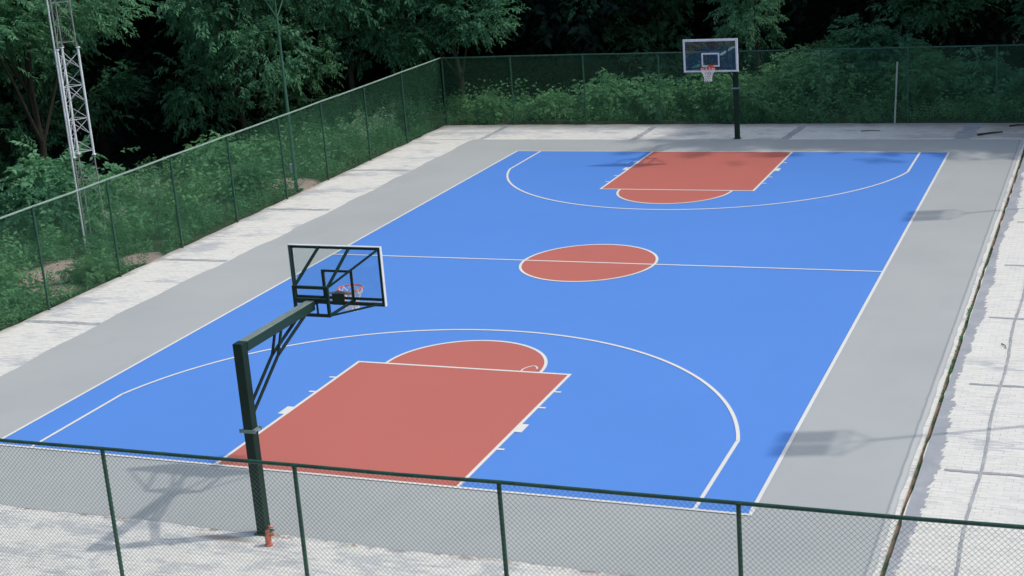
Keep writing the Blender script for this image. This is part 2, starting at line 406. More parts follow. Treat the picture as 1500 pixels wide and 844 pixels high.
# grey border sheet with a slightly wandering edge
bb = MB(); pts = []
def wx(y): return -10.12 - .22 * math.exp(-((y - 9) / 5.5) ** 2) + .035 * math.sin(y * 2.1) + rnd.uniform(-.02, .02)
for i in range(111): x = -10.1 + 19.7 * i / 110; pts.append((x, -2.33 + .03 * math.sin(x * 1.9) + rnd.uniform(-.025, .025) - .35 * math.exp(-((x + 9.2) / 2.2) ** 2)))
for i in range(1, 90): pts.append((9.62 + rnd.uniform(-.018, .018), -2.3 + 32.4 * i / 90))
for i in range(111): x = 9.6 - 19.7 * i / 110; pts.append((x, 30.08 + rnd.uniform(-.01, .01)))
for i in range(1, 120): y = 30.08 - 32.4 * i / 120; pts.append((wx(y), y))
bb.quadloop([(x, y, .004) for x, y in pts]); struct(bb.build('court_border', M['grey']), 'grey painted border around the blue court')
struct(MB().rect(-7.5, 7.5, 0, 28, .008).build('playing_surface', M['blue']), 'blue painted playing surface')
rb = MB(); zr = .012
rb.rect(-2.45, 2.45, 0, 5.8, zr); rb.disc(0, 5.8, 1.8, 0, math.pi, zr)
rb.rect(-2.45, 2.45, 22.2, 28, zr); rb.disc(0, 22.2, 1.8, math.pi, 2 * math.pi, zr)
rb.disc(0, 14, 1.8, 0, 2 * math.pi, zr, 96)
struct(rb.build('key_paint', M['red']), 'terracotta red painted keys and centre circle')
lb = MB(); z = .016; w = .07
lb.rect(-7.5, 7.5, 0, w, z); lb.rect(-7.5, 7.5, 28 - w, 28, z); lb.rect(-7.5, -7.5 + w, w, 28 - w, z); lb.rect(7.5 - w, 7.5, w, 28 - w, z)
lb.rect(-7.5 + w, -1.8, 14 - w / 2, 14 + w / 2, z); lb.rect(1.8, 7.5 - w, 14 - w / 2, 14 + w / 2, z); lb.rect(-1.8 + w, 1.8 - w, 14 - w / 2, 14 + w / 2, z)
lb.ring(0, 14, 1.8 - w, 1.8, 0, 2 * math.pi, z)
for s, y0 in ((1, 0.), (-1, 28.)):
    def Y(v): return y0 + s * v
    def rc(x0, x1, a, c): lb.rect(x0, x1, min(Y(a), Y(c)), max(Y(a), Y(c)), z)
    rc(-2.45, -2.45 + w, w, 5.8); rc(2.45 - w, 2.45, w, 5.8); rc(-2.45 + w, 2.45 - w, 5.8 - w, 5.8)
    lb.ring(0, Y(5.8), 1.8 - w, 1.8, .0 if s > 0 else math.pi, math.pi if s > 0 else 2 * math.pi, z, 60)
    for a, c in ((1.73, 1.80), (2.60, 3.0), (3.84, 3.91), (4.72, 4.79)):
        rc(-2.59, -2.45, a, c); rc(2.45, 2.59, a, c)
    # three point line
    yc = 1.575; rr = 6.75; xa = 6.6; ya = yc + math.sqrt(rr * rr - xa * xa); an = math.atan2(ya - yc, xa)
    rc(-xa, -xa + w, w, ya); rc(xa - w, xa, w, ya)
    if s > 0: lb.ring(0, yc, rr - w, rr, an, math.pi - an, z, 120)
    else: lb.ring(0, 28 - yc, rr - w, rr, math.pi + an, 2 * math.pi - an, z, 120)
# stray paint loop by the near free throw line
hk = [(1.33, 5.80), (1.33, 5.92), (1.38, 6.04), (1.44, 6.12), (1.50, 6.15), (1.56, 6.10), (1.60, 6.04), (1.62, 5.97)]
for p, q in zip(hk[:-1], hk[1:]):
    d = Vector((q[0] - p[0], q[1] - p[1])).normalized() * .018; lb.quadloop([(p[0] + d.y, p[1] - d.x, z + .001), (q[0] + d.y, q[1] - d.x, z + .001), (q[0] - d.y, q[1] + d.x, z + .001), (p[0] - d.y, p[1] + d.x, z + .001)])
struct(lb.build('court_lines', M['line']), 'white painted basketball court lines')

# ---------------------------------------------------------------- hoops
def make_hoop():
    t = empty('basketball_hoop', (0, 0, 0)); H = M['hoop']
    MB().bar((0, 0, .012), (0, 0, 3.255), .168, up=(0, 1, 0)).build('pole', H, t, bevel=.012)
    MB().box(-.125, .125, -.125, .125, .004, .018).build('base_plate', M['hooprust'], t, bevel=.004)
    c = MB(); zc = 1.8
    for s in (-1, 1): c.box(-.15, .15, s * .095 - .006, s * .095 + .006, zc - .03, zc + .03)
    c.box(-.101, -.0905, -.088, .088, zc - .03, zc + .03); c.box(.0905, .101, -.088, .088, zc - .03, zc + .03)
    for s in (-1, 1): c.tube((s * .125, -.12, zc), (s * .125, .12, zc), .012, n=8)
    c.build('clamp_collar', M['collar'], t)
    MB().bar((0, .09, 3.17), (0, 2.28, 3.17), .168).build('arm', M['hooplit'], t, bevel=.012)
    for s in (-1, 1):
        b1 = MB(); x = s * .055
        b1.bar((x, .08, 2.08), (x, .98, 2.72), .03, .055).bar((x, .98, 2.72), (x, 1.95, 3.085), .03, .055)
        b1.bar((x, .98, 2.72), (x, 1.16, 3.09), .03, .05)
        b1.build('brace', H, t, bevel=.004)
    f = MB(); yf = 2.32
    x1, z0, z1 = .32, 2.98, 3.47
    for x in (-x1, x1): f.bar((x, yf, z0 - .025), (x, yf, z1 + .025), .05, up=(0, 1, 0))
    for zz in (z0, 3.25, z1): f.bar((-x1 + .025, yf, zz), (x1 - .025, yf, zz), .05)
    f.bar((-.1, yf, z0 + .025), (-.1, yf, 3.225), .03, up=(0, 1, 0)).bar((.1, yf, z0 + .025), (.1, yf, 3.225), .03, up=(0, 1, 0))
    f.build('bracket_frame', H, t, bevel=.004)
    yb = 3.29; bw, b0, b1_ = .9, 2.88, 3.94
    for s in (-1, 1):
        g = MB()
        g.bar((s * x1, yf + .026, z1), (s * .30, yb - .045, b1_ - .03), .04)
        g.bar((s * (x1 - .01), yf + .026, z1 - .01), (s * (bw - .03), yb - .045, b1_ - .03), .03)
        g.bar((s * x1, yf + .026, z0), (s * .32, yb - .045, b0 + .10), .04)
        g.bar((s * (x1 - .01), yf + .026, z0 - .01), (s * (bw - .03), yb - .045, b0 + .06), .03)
        g.build('support_struts', H, t)
    bd = empty('backboard', (0, yb, 0)); bd.parent = t
    fr = MB(); y0, y1 = -.045, -.005
    fr.box(-bw, bw, y0, y1, b0, b0 + .045).box(-bw, bw, y0, y1, b1_ - .045, b1_).box(-bw, -bw + .045, y0, y1, b0 + .045, b1_ - .045).box(bw - .045, bw, y0, y1, b0 + .045, b1_ - .045)
    fr.box(-bw + .045, bw - .045, y0, y1, b0 + .10, b0 + .14)
    fr.box(-.30, -.265, y0 + .01, y1, b0 + .14, 3.47).box(.265, .30, y0 + .01, y1, b0 + .14, 3.47).box(-.30, .30, y0 + .01, y1, 3.47, 3.505)
    fr.build('frame', H, bd)
    wf = MB(); y0, y1 = 0.012, .024; q = .055
    wf.box(-bw - .012, bw + .012, y0, y1, b0, b0 + q).box(-bw - .012, bw + .012, y0, y1, b1_ - q, b1_ + .012).box(-bw - .012, -bw + q, y0, y1, b0 + q, b1_ - q).box(bw - q, bw + .012, y0, y1, b0 + q, b1_ - q)
    wf.box(-bw - .012, -bw - .001, -.045, y0 - .001, b0, b1_ + .012).box(bw + .001, bw + .012, -.045, y0 - .001, b0, b1_ + .012).box(-bw - .001, bw + .001, -.045, y0 - .001, b1_ + .001, b1_ + .012)
    wf.build('white_edge_trim', M['white'], bd)
    MB().box(-bw, bw, -.003, .009, b0, b1_).build('acrylic_panel', M['glass'], bd)
    sq = MB(); y0, y1 = .013, .016
    sq.box(-.30, .30, y0, y1, 3.455, 3.505).box(-.30, .30, y0, y1, 3.05, 3.10).box(-.30, -.25, y0, y1, 3.10, 3.455).box(.25, .30, y0, y1, 3.10, 3.455)
    sq.build('target_square', M['white'], bd)
    rim = empty('rim', (0, .40, 3.05)); rim.parent = bd
    rm = MB().torus((0, 0, 0), .225, .014, 36, 8)
    rm.tube((-.06, -.375, -.005), (-.12, -.19, 0), .010, n=8).tube((.06, -.375, -.005), (.12, -.19, 0), .010, n=8)
    rm.box(-.09, .09, -.385, -.37, -.09, .06).box(-.08, .08, -.37, -.21, -.012, .0)
    rm.build('hoop_ring', M['orange'], rim)
    nt = MB(); N = 12; lev = [(.222, -.012), (.205, -.09), (.165, -.17), (.135, -.25), (.12, -.33), (.125, -.41)]
    for i in range(N):
        for j in range(len(lev) - 1):
            for s in (0, 1):
                a0 = 2 * math.pi * (i + (.5 if j % 2 else 0)) / N; a1 = 2 * math.pi * (i + (.5 if j % 2 else 0) + (.5 if s else -.5)) / N
                r0, z0_ = lev[j]; r1, z1_ = lev[j + 1]
                nt.tube((r0 * math.cos(a0), r0 * math.sin(a0), z0_), (r1 * math.cos(a1), r1 * math.sin(a1), z1_), .0085, n=4, caps=False)
    for i in range(N):
        a0 = 2 * math.pi * i / N; nt.torus((.225 * math.cos(a0), .225 * math.sin(a0), 0), .016, .005, 6, 4)
    nt.build('net', M['net'], rim)
    pm = MB().box(-.12, .12, -.06, -.046, b0 + .0, b0 + .2); pm.build('mounting_plate', H, bd)
    return t
h1 = make_hoop(); h1.location = (0, -2.29, 0)
tag(h1, 'dark green hoop nearest the camera, seen from behind, red valve at its foot', 'basketball hoop', 'basketball hoops')
h2 = copy_tree(h1); h2.location = (0, 30.28, 0); h2.rotation_euler.z = math.pi
tag(h2, 'far basketball hoop facing the camera in front of the back fence', 'basketball hoop', 'basketball hoops')

# red valve at the foot of the near pole
v = empty('water_valve', (.32, -2.68, 0)); v.scale = (.92, .92, .9)
MB().lathe((0, 0, .004), [(.075, 0), (.075, .02), (.052, .03), (.055, .12), (.062, .15), (.05, .17), (.03, .19), (.03, .24), (.04, .25), (.04, .275), (.02, .285)], 14).build('valve_body', M['redvalve'], v, smooth=False)
MB().tube((.03, 0, .20), (.12, .02, .215), .022, .03, n=10).build('spout', M['redvalve'], v)
MB().tube((0, 0, .27), (.07, .01, .36), .012, n=8).bar((.03, .01, .37), (.12, .01, .345), .03, .016).build('handle', M['redvalve'], v)
tag(v, 'small faded red water valve standing at the foot of the near hoop pole', 'water valve')

# ---------------------------------------------------------------- chain link fences
FH = 2.7
def chain(A, B, h, pitch, wire, lift=.03):
    """two families of diagonal wires between A and B"""
    A = np.array(A, float); B = np.array(B, float); L = np.linalg.norm(B - A); u = (B - A) / L; nrm = np.array([-u[1], u[0], 0.])
    V = []; F = []
    st = pitch * math.sqrt(2)
    for fam in (1, -1):
        k = int(math.ceil((L + h) / st))
        for i in range(k):
            s0 = i * st - h if fam > 0 else i * st     # foot position
            # wire from (s0,0) to (s0+fam*h,h)
            a0, z0, a1, z1 = s0, 0., s0 + fam * h, h
            def clip(a0, z0, a1, z1):
                pts = []
                t0, t1 = 0., 1.; d = a1 - a0
                for lo, sg in ((0., 1), (L, -1)):
                    # sg*(a - lo) >= 0
                    f0 = sg * (a0 - lo); f1 = sg * (a1 - lo)
                    if f0 < 0 and f1 < 0: return None
                    if f0 < 0: t0 = max(t0, f0 / (f0 - f1))
                    if f1 < 0: t1 = min(t1, f0 / (f0 - f1))
                if t1 - t0 < 1e-4: return None
                return a0 + d * t0, z0 + (z1 - z0) * t0, a0 + d * t1, z0 + (z1 - z0) * t1
            c = clip(a0, z0, a1, z1)
            if not c: continue
            p = A + u * c[0] + np.array([0, 0, c[1] + lift]) + nrm * (.0016 * fam); q = A + u * c[2] + np.array([0, 0, c[3] + lift]) + nrm * (.0016 * fam)
            d = (q - p) / np.linalg.norm(q - p); e1 = nrm; e2 = np.cross(d, e1); r = wire / 2; b0 = len(V)
            for c0 in (p, q):
                for j in range(4):
                    an = math.pi / 2 * j + .78; V.append(c0 + e1 * math.cos(an) * r * 1.2 + e2 * math.sin(an) * r * 1.2)
            for j in range(4): F.append((b0 + j, b0 + (j + 1) % 4, b0 + 4 + (j + 1) % 4, b0 + 4 + j))
    m = MB(); m.v = [tuple(x) for x in V]; m.f = F; return m
def fence(name, A, B, posts, label, railmat, wire=.0042, pitch=.052, postmat='fence', meshmat='mesh'):
    t = empty(name, (A[0], A[1], 0)); A = Vector((*A, 0)); B = Vector((*B, 0)); u = (B - A).normalized(); L = (B - A).length; rz = math.atan2(u.y, u.x); t.rotation_euler.z = rz
    lw = chain((0, -.034, 0), (L, -.034, 0), FH - .05, pitch, wire)
    rr = MB(); n = max(2, int(L / 3)); prev = (0, 0, FH)
    st_ = sorted([0] + [q for q in posts if 0 < q < L] + [L]); pz = FH
    for qa, qb in zip(st_[:-1], st_[1:]):
        nz = FH + random.uniform(-.009, .009); mid = (qa + qb) / 2; mz = (pz + nz) / 2 - random.uniform(.002, .012)
        rr.tube((qa, 0, pz), (mid, 0, mz), .026, n=10).tube((mid, 0, mz), (qb, 0, nz), .026, n=10); pz = nz
    rr.build('top_rail', M[railmat], t, smooth=False)
    # helical lacing wire on the rail
    for s in posts:
        g = MB(); g.tube((s, 0, -.05), (s + random.uniform(-.01, .01), 0, FH - .026), .030, n=12)
        g.torus((s, 0, FH), .036, .006, 10, 4)
        g.build('post', M[postmat], t, smooth=False)
    s = .1
    while s < L - .1:
        lw.tube((s, -.030, FH - .03), (s + .02, -.030, FH + .005), .0022, n=4).tube((s + .02, -.030, FH + .005), (s + .05, .0, FH + .029), .0022, n=4); s += .35
    lw.build('chain_link_mesh', M[meshmat], t)
    return tag(t, label, 'fence', 'green chain-link fences around the court')
near_posts = [-12.4, -9.4, -6.4, -3.45, -.43, 2.63, 5.58, 8.64, 12.35, 14.9]
fence('chain_link_fence', (-12.5, -5.52), (15.0, -5.19), [x + 12.5 for x in near_posts], 'green chain-link fence crossing the foreground below the camera', 'fence', .0034, .050, meshmat='meshnear')
left_posts = [-5.36, -2.4, -.6 + .2, 2.45, 5.3, 8.2, 11.24, 14.24, 17.26, 20.33, 23.15, 26.35, 29.44]
left_posts = [33 - y for y in left_posts]
fence('chain_link_fence', (-12.5, 32.95), (-12.5, -5.35), [s for s in left_posts if 0 <= s < 38.2], 'green chain-link fence running along the weedy left side', 'fencelit', .0038, .055)
fence('chain_link_fence', (-12.5, 33.03), (16.8, 33.03), [.02, 2.93, 5.92, 8.9, 11.9, 14.95, 18.0, 21.0, 24.0, 27.0], 'green chain-link fence along the far end behind the hoop', 'fence', .0040, .055)

p = empty('pale_post', (5.06, 32.90, 0))
MB().tube((0, 0, .0), (.10, .0, 2.19), .034, .030, n=10).build('shaft', M['bare'], p)
MB().tube((.10, 0, 2.19), (.101, 0, 2.215), .036, n=10).build('cap', M['bare'], p)
tag(p, 'pale bare post leaning in front of the far fence, right of the hoop', 'post')

def stick(a, c, r, label):
    o = MB(); a = Vector(a); c = Vector(c); mid = (a + c) / 2 + Vector((.02, .03, .01)); o.tube(a, mid, r, r * .85, n=7).tube(mid, c, r * .85, r * .6, n=7)
    ob = o.build('stick', M['bark']); return tag(ob, label, 'stick')
stick((8.09, 30.74, .035), (8.85, 31.25, .035), .035, 'dark stick lying on the far right pavement just beyond the grey border')
stick((9.0, 32.3, .03), (9.5, 32.55, .03), .03, 'short dark stick lying against the foot of the far right fence')
stick((4.1, 31.5, .02), (4.75, 31.6, .02), .016, 'thin twig lying on the far pavement left of the pale post')
stick((10.55, 9.05, .012), (10.66, 8.75, .012), .010, 'tiny twig on the white pavement right of the drain')

# ---------------------------------------------------------------- flood light masts
def make_mast():
    t = empty('floodlight_mast', (0, 0, 0)); H = M['mast']
    MB().tube((0, 0, .02), (0, 0, 3.2), .062, .055, n=14).tube((0, 0, 3.2), (0, 0, 5.75), .048, .042, n=14).build('pole', H, t)
    MB().box(-.16, .16, -.16, .16, -.03, .02).build('base_plate', M['hooprust'], t)
    f = MB()
    f.tube((0, 0, 5.7), (0, -.55, 6.30), .022, n=8).tube((0, 0, 5.7), (0, .55, 6.30), .022, n=8).tube((0, 0, 5.7), (0, 0, 6.30), .025, n=8)
    f.tube((0, -.62, 6.32), (0, .62, 6.32), .024, n=8).tube((-.25, -.55, 6.32), (-.02, -.55, 6.32), .02, n=6).tube((-.25, .55, 6.32), (-.02, .55, 6.32), .02, n=6)
    f.build('crossarm', H, t)
    for y in (-.3, .3):
        a = MB(); c = Vector((-.30, y, 6.78)); R3 = Matrix.Rotation(R(-28), 3, 'Y')
        a.box(-.05, .05, -.26, .26, -.40, .40)
        for k in range(6): a.box(.05, .09, -.24 + k * .09, -.225 + k * .09, -.36, .36)
        a.v = [tuple(c + R3 @ Vector(q)) for q in a.v]; fl = a.build('floodlight', M['galv'], t)
        g = MB(); g.box(-.056, -.051, -.23, .23, -.37, .37); g.v = [tuple(c + R3 @ Vector(q)) for q in g.v]; g.build('lens', M['lampglass'], fl)
        MB().tube((0, y, 6.32), (-.2, y, 6.6), .016, n=6).build('yoke', H, t)
    return t
m1 = make_mast(); m1.location = (-12.9, 21.6, 0)
tag(m1, 'green floodlight mast rising just behind the left fence, forked at its top', 'floodlight mast', 'floodlight masts around the court')
for loc in ((13.3, 5.6, 0), (13.3, 22.1, 0)):
    m = copy_tree(m1); m.location = loc; tag(m, 'green floodlight mast on the right side pavement casting a lamp-head shadow', 'floodlight mast', 'floodlight masts around the court')
m1.rotation_euler.z = math.pi
jb = empty('junction_box', (-13.05, 21.75, 0))
MB().tube((0, 0, -.03), (0, 0, .55), .02, n=8).build('stand', M['galv'], jb)
MB().box(-.09, .09, -.06, .06, .55, .85).build('housing', M['galv'], jb, bevel=.01)
tag(jb, 'small pale junction box on a stand beside the left floodlight mast', 'junction box')

# ---------------------------------------------------------------- lattice tower
tw = empty('lattice_tower', (-15.35, 13.95, 0))
az0 = math.atan2(.63, .775)     # triangle orientation
def leg(k, r): a = az0 - R(14) + k * R(120); return (r * math.cos(a), r * math.sin(a))
sec = [(-.1, 2.75, .345, .30, .020, 'rustysteel'), (2.75, 5.9, .345, .345, .030, 'white'), (5.9, 9.0, .31, .31, .022, 'rustysteel'), (9.0, 12.1, .31, .28, .026, 'white')]
for (z0, z1, r0, r1, rad, mm) in sec:
    s_ = empty('mast_section', (0, 0, 0)); s_.parent = tw
    L = MB()
    for k in range(3):
        a = leg(k, r0); c = leg(k, r0); L.tube((*a, z0 + .01), (*c, z1 - .01), rad * (1.15 if mm == 'white' else 1), n=10)
        L.tube((*a, z0 + .012), (*a, z0 + .04), rad * 2.1, n=8); L.tube((*c, z1 - .04), (*c, z1 - .012), rad * 2.1, n=8)
    L.build('legs', M[mm], s_)
    br = MB(); n = 6 if mm == 'white' else 5
    for k in range(3):
        a = Vector((*leg(k, r0), 0)); c = Vector((*leg(k + 1, r0), 0))
        for i in range(n):
            if z0 < 0 and i < 3: continue
            za = z0 + .15 + (z1 - z0 - .3) * i / n; zb = z0 + .15 + (z1 - z0 - .3) * (i + 1) / n
            p0, p1 = (a, c) if i % 2 else (c, a)
            br.tube(p0 + Vector((0, 0, za)), p1 + Vector((0, 0, zb)), .008, n=5)
            if mm == 'white' and i % 2: br.tube(p1 + Vector((0, 0, za)), p0 + Vector((0, 0, zb)), .008, n=5)
            if i % 2 == 0: br.tube(a + Vector((0, 0, za)), c + Vector((0, 0, za)), .010, n=5)
    br.build('lattice_bracing', M['galv'] if mm == 'white' else M['rustysteel'], s_)
MB().tube((-.25, -.17, -.1), (-.25, -.17, 11), .024, n=8).build('cable_pipe', M['white'], tw)
tag(tw, 'tall slim lattice antenna tower, white and rusty sections, beyond the left fence', 'tower')

# ---------------------------------------------------------------- foliage
def sprays(P, D, L, n, ll, lw, rng, droop=.25, flat=.6):
    """leaflets in two ranks along short twigs -> quads. P,D: (k,3); L: (k,)"""
    k = len(P); D = D / np.linalg.norm(D, axis=1, keepdims=True)
    up = np.tile([0, 0, 1.], (k, 1)) + rng.normal(0, .25, (k, 3))
    S = np.cross(D, up); S /= np.linalg.norm(S, axis=1, keepdims=True) + 1e-9
    N = np.cross(S, D)
    t = (np.arange(n) + 1) / n
    side = np.where(np.arange(n) % 2 == 0, 1., -1.)
    base = P[:, None] + D[:, None] * (L[:, None] * t)[:, :, None] + np.array([0, 0, -1.]) * (droop * L[:, None] * t ** 2)[:, :, None]
    dirs = S[:, None] * side[None, :, None] * .9 + D[:, None] * .55 - np.array([0, 0, .28]) + rng.normal(0, .22, (k, n, 3))
    dirs /= np.linalg.norm(dirs, axis=2, keepdims=True)
    nn = N[:, None] + rng.normal(0, 1 - flat, (k, n, 3)); wv = np.cross(dirs, nn); wv /= np.linalg.norm(wv, axis=2, keepdims=True) + 1e-9
    ln = ll * rng.uniform(.7, 1.25, (k, n, 1)); wd = lw * rng.uniform(.8, 1.2, (k, n, 1))
    a = base; b_ = base + dirs * ln * .45 + wv * wd * .5; c = base + dirs * ln - np.array([0, 0, .15]) * ln; d = base + dirs * ln * .45 - wv * wd * .5
    return np.stack([a, b_, c, d], 2).reshape(-1, 4, 3)
def quads_mesh(name, Q):
    Q = np.asarray(Q, np.float32); n = len(Q); me = bpy.data.meshes.new(name)
    me.vertices.add(n * 4); me.vertices.foreach_set('co', Q.reshape(-1))
    me.loops.add(n * 4); me.loops.foreach_set('vertex_index', np.arange(n * 4, dtype=np.int32))
    me.polygons.add(n); me.polygons.foreach_set('loop_start', np.arange(0, n * 4, 4, dtype=np.int32)); me.polygons.foreach_set('loop_total', np.full(n, 4, np.int32))
    me.update(calc_edges=True); me.validate(); return me
def crown_quads(rng, lobes, clumps, per, nleaf, ll, lw, slen, cr=.45, shell=.75):
    """lobes: (cx,cy,cz,rx,ry,rz)"""
    lobes = np.array(lobes, float); vol = lobes[:, 3] * lobes[:, 4] * lobes[:, 5]; pick = rng.choice(len(lobes), clumps, p=vol / vol.sum())
    d = rng.normal(0, 1, (clumps, 3)); d /= np.linalg.norm(d, axis=1, keepdims=True)
    r = shell + (1.08 - shell) * rng.random(clumps) ** .6
    lb_ = lobes[pick]; C = lb_[:, :3] + d * lb_[:, 3:] * r[:, None]
    size = rng.uniform(.6, 1.35, clumps)
    P = np.repeat(C, per, 0); sz = np.repeat(size, per); out = np.repeat(d, per, 0)
    jit = rng.normal(0, 1, P.shape) * (cr * sz)[:, None] * np.array([1, 1, .38]); P = P + jit
    D = out * np.array([1, 1, .3]) + jit / cr * .5 + rng.normal(0, .35, P.shape); D[:, 2] += .05
    return sprays(P, D, slen * sz * rng.uniform(.7, 1.2, len(P)), nleaf, ll, lw, rng), C
def trunk_mb(rng, lobes, C, h, r0, nb=26):
    m = MB(); pts = [Vector((0, 0, -.3))]; cx = sum(l[0] for l in lobes) / len(lobes) * .5; cy = sum(l[1] for l in lobes) / len(lobes) * .5
    for i in range(1, 6): pts.append(Vector((cx * i / 5 + rng.normal(0, .08), cy * i / 5 + rng.normal(0, .08), h * i / 5)))
    for i in range(5): m.tube(pts[i], pts[i + 1], r0 * (1 - i * .17), r0 * (1 - (i + 1) * .17), n=9, caps=False)
    for l in lobes:
        s = pts[min(4, max(1, int(5 * l[2] / h * .6)))]; e_ = Vector(l[:3]); mid = (s + e_) / 2 + Vector((0, 0, .25)); m.tube(s, mid, r0 * .42, r0 * .3, n=7, caps=False).tube(mid, e_, r0 * .3, r0 * .15, n=6, caps=False)
    idx = rng.choice(len(C), min(nb, len(C)), replace=False)
    for i in idx:
        c = Vector(C[i]); l = min(lobes, key=lambda q: (Vector(q[:3]) - c).length); m.tube(Vector(l[:3]), c, r0 * .12, .012, n=5, caps=False)
    return m
VAR = []
def make_tree_variant(seed, h, spread, clumps, leafm='leaf', per=11, nleaf=12, ll=.17, lw=.062, slen=.5, cr=.42, zlo=.30, nl=7, shell=.55):
    rng = np.random.default_rng(seed); lobes = []
    for i in range(nl):
        a = i * 2.4 + rng.uniform(-.4, .4); rr = spread * rng.uniform(.35, .75) if i else 0; z_ = h * (zlo + (.92 - zlo) * (i + .5) / nl) if i else h * .75
        s = spread * rng.uniform(.38, .58); lobes.append((rr * math.cos(a), rr * math.sin(a), z_, s, s, s * .62))
    Q, C = crown_quads(rng, lobes, clumps, per, nleaf, ll, lw, slen, cr, shell)
    me = quads_mesh('crown', Q); me.materials.append(M[leafm]); tm = trunk_mb(rng, lobes, C, h * .8, .022 * h ** .9, 34)
    t = bpy.data.meshes.new('trunk'); t.from_pydata(tm.v, [], tm.f); t.materials.append(M['bark']); return me, t
def place_tree(var, loc, rz, sc, label, group=None, name='tree'):
    t = empty(name, loc, rz); t.scale = sc if isinstance(sc, tuple) else (sc, sc, sc)
    for nm, me in (('crown', var[0]), ('trunk', var[1])):
        o = bpy.data.objects.new(nm, me); COL.objects.link(o); o.parent = t
    return tag(t, label, 'tree', group)
tk = dict(cr=.34, ll=.20, lw=.075, slen=.52, shell=.66)
T = [make_tree_variant(11, 9, 4.0, 250, zlo=.12, **tk), make_tree_variant(12, 8, 3.6, 230, zlo=.10, **tk), make_tree_variant(13, 10, 4.2, 260, zlo=.22, **tk), make_tree_variant(14, 7.5, 3.0, 190, zlo=.30, **tk), make_tree_variant(15, 11, 3.4, 240, zlo=.60, **tk)]
D_ = [make_tree_variant(21, 16, 5.5, 260, 'leafshade', per=14, nleaf=8, ll=.5, lw=.26, slen=.9, cr=.8, zlo=.42, nl=9), make_tree_variant(22, 14, 5.0, 240, 'leafshade', per=14, nleaf=8, ll=.5, lw=.26, slen=.9, cr=.8, zlo=.40, nl=8)]

vis = [ # variant, x, y, rz, scale, label
    (4, -23.8, 22.3, .3, (1., 1., 1.05), 'leafy tree at the far left edge with branches reaching behind the lattice tower'),
    (2, -29.5, 29.5, 2.1, (1., 1., 1.25), 'dim tree deep behind the lattice tower on the left'),
    (1, -20.8, 31.5, 1.2, (.95, .95, 1.35), 'full leafy tree with low drooping branches left of the floodlight mast'),
    (0, -18.0, 35.6, 4.0, (.9, .9, 1.25), 'broad leafy tree behind the left fence, right of the floodlight mast'),
    (1, -24.5, 38.5, 5.1, (1., 1., 1.3), 'shaded tree standing behind the drooping one at the left fence'),
    (3, -13.3, 36.4, .8, (.95, .95, 1.15), 'tree whose sprays hang over the back left corner of the fences'),
    (2, -8.6, 47.0, 2.8, (.8, .8, 1.1), 'dark tree with a few catching leaves behind the far fence left of the hoop'),
    (1, -1.3, 39.4, .1, (.62, .62, 1.0), 'mid green tree directly behind the far backboard'),
    (3, 5.6, 45.8, 1.9, (1., 1., 1.), 'tree with drooping leaves above the vine covered mound'),
    (2, 11.8, 40.4, .5, (.8, .8, .85), 'shaded tree behind the far fence at the right edge'),
]
for v_, x, y, rz, sc, lab in vis: place_tree(T[v_], (x, y, gh(x, y)), rz, sc, lab)
rr = random.Random(5); k = 0
for row, (y0, xs) in enumerate(((49, range(-34, 26, 7)), (57, range(-44, 34, 8)), (66, range(-56, 40, 9)), (76, range(-60, 44, 10)))):
    for x in xs:
        X_ = x + rr.uniform(-2, 2) + (3 if row % 2 else 0); Y_ = y0 + rr.uniform(-1.5, 1.5)
        if Y_ < 52 and X_ > 7: continue
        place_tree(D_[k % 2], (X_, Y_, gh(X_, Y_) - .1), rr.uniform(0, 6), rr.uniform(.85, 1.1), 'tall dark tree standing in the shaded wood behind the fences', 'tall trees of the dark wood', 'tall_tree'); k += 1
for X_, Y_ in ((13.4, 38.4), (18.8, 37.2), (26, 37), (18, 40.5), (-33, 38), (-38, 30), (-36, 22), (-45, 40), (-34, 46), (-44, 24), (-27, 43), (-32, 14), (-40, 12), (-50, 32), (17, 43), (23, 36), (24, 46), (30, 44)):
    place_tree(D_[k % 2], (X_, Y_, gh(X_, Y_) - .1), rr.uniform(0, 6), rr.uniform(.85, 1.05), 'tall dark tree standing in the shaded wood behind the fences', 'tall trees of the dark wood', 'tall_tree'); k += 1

# dense undergrowth of the wood behind: one uncountable mass
rng = np.random.default_rng(77)
n = 9000; X_ = rng.uniform(-62, 34, n); Y_ = rng.uniform(44, 70, n)
P = np.stack([X_, Y_, np.array([gh(a, c) for a, c in zip(X_, Y_)]) + rng.uniform(0, 3.2, n) ** 1.0], 1)
Q = sprays(P, rng.normal(0, 1, (n, 3)) + [0, 0, .4], rng.uniform(.7, 1.3, n), 8, .42, .20, rng)
me = quads_mesh('undergrowth', Q); me.materials.append(M['leafshade']); o = bpy.data.objects.new('undergrowth', me); COL.objects.link(o)
struct(o, 'dark undergrowth of the wood behind the trees', 'stuff'); o['category'] = 'undergrowth'

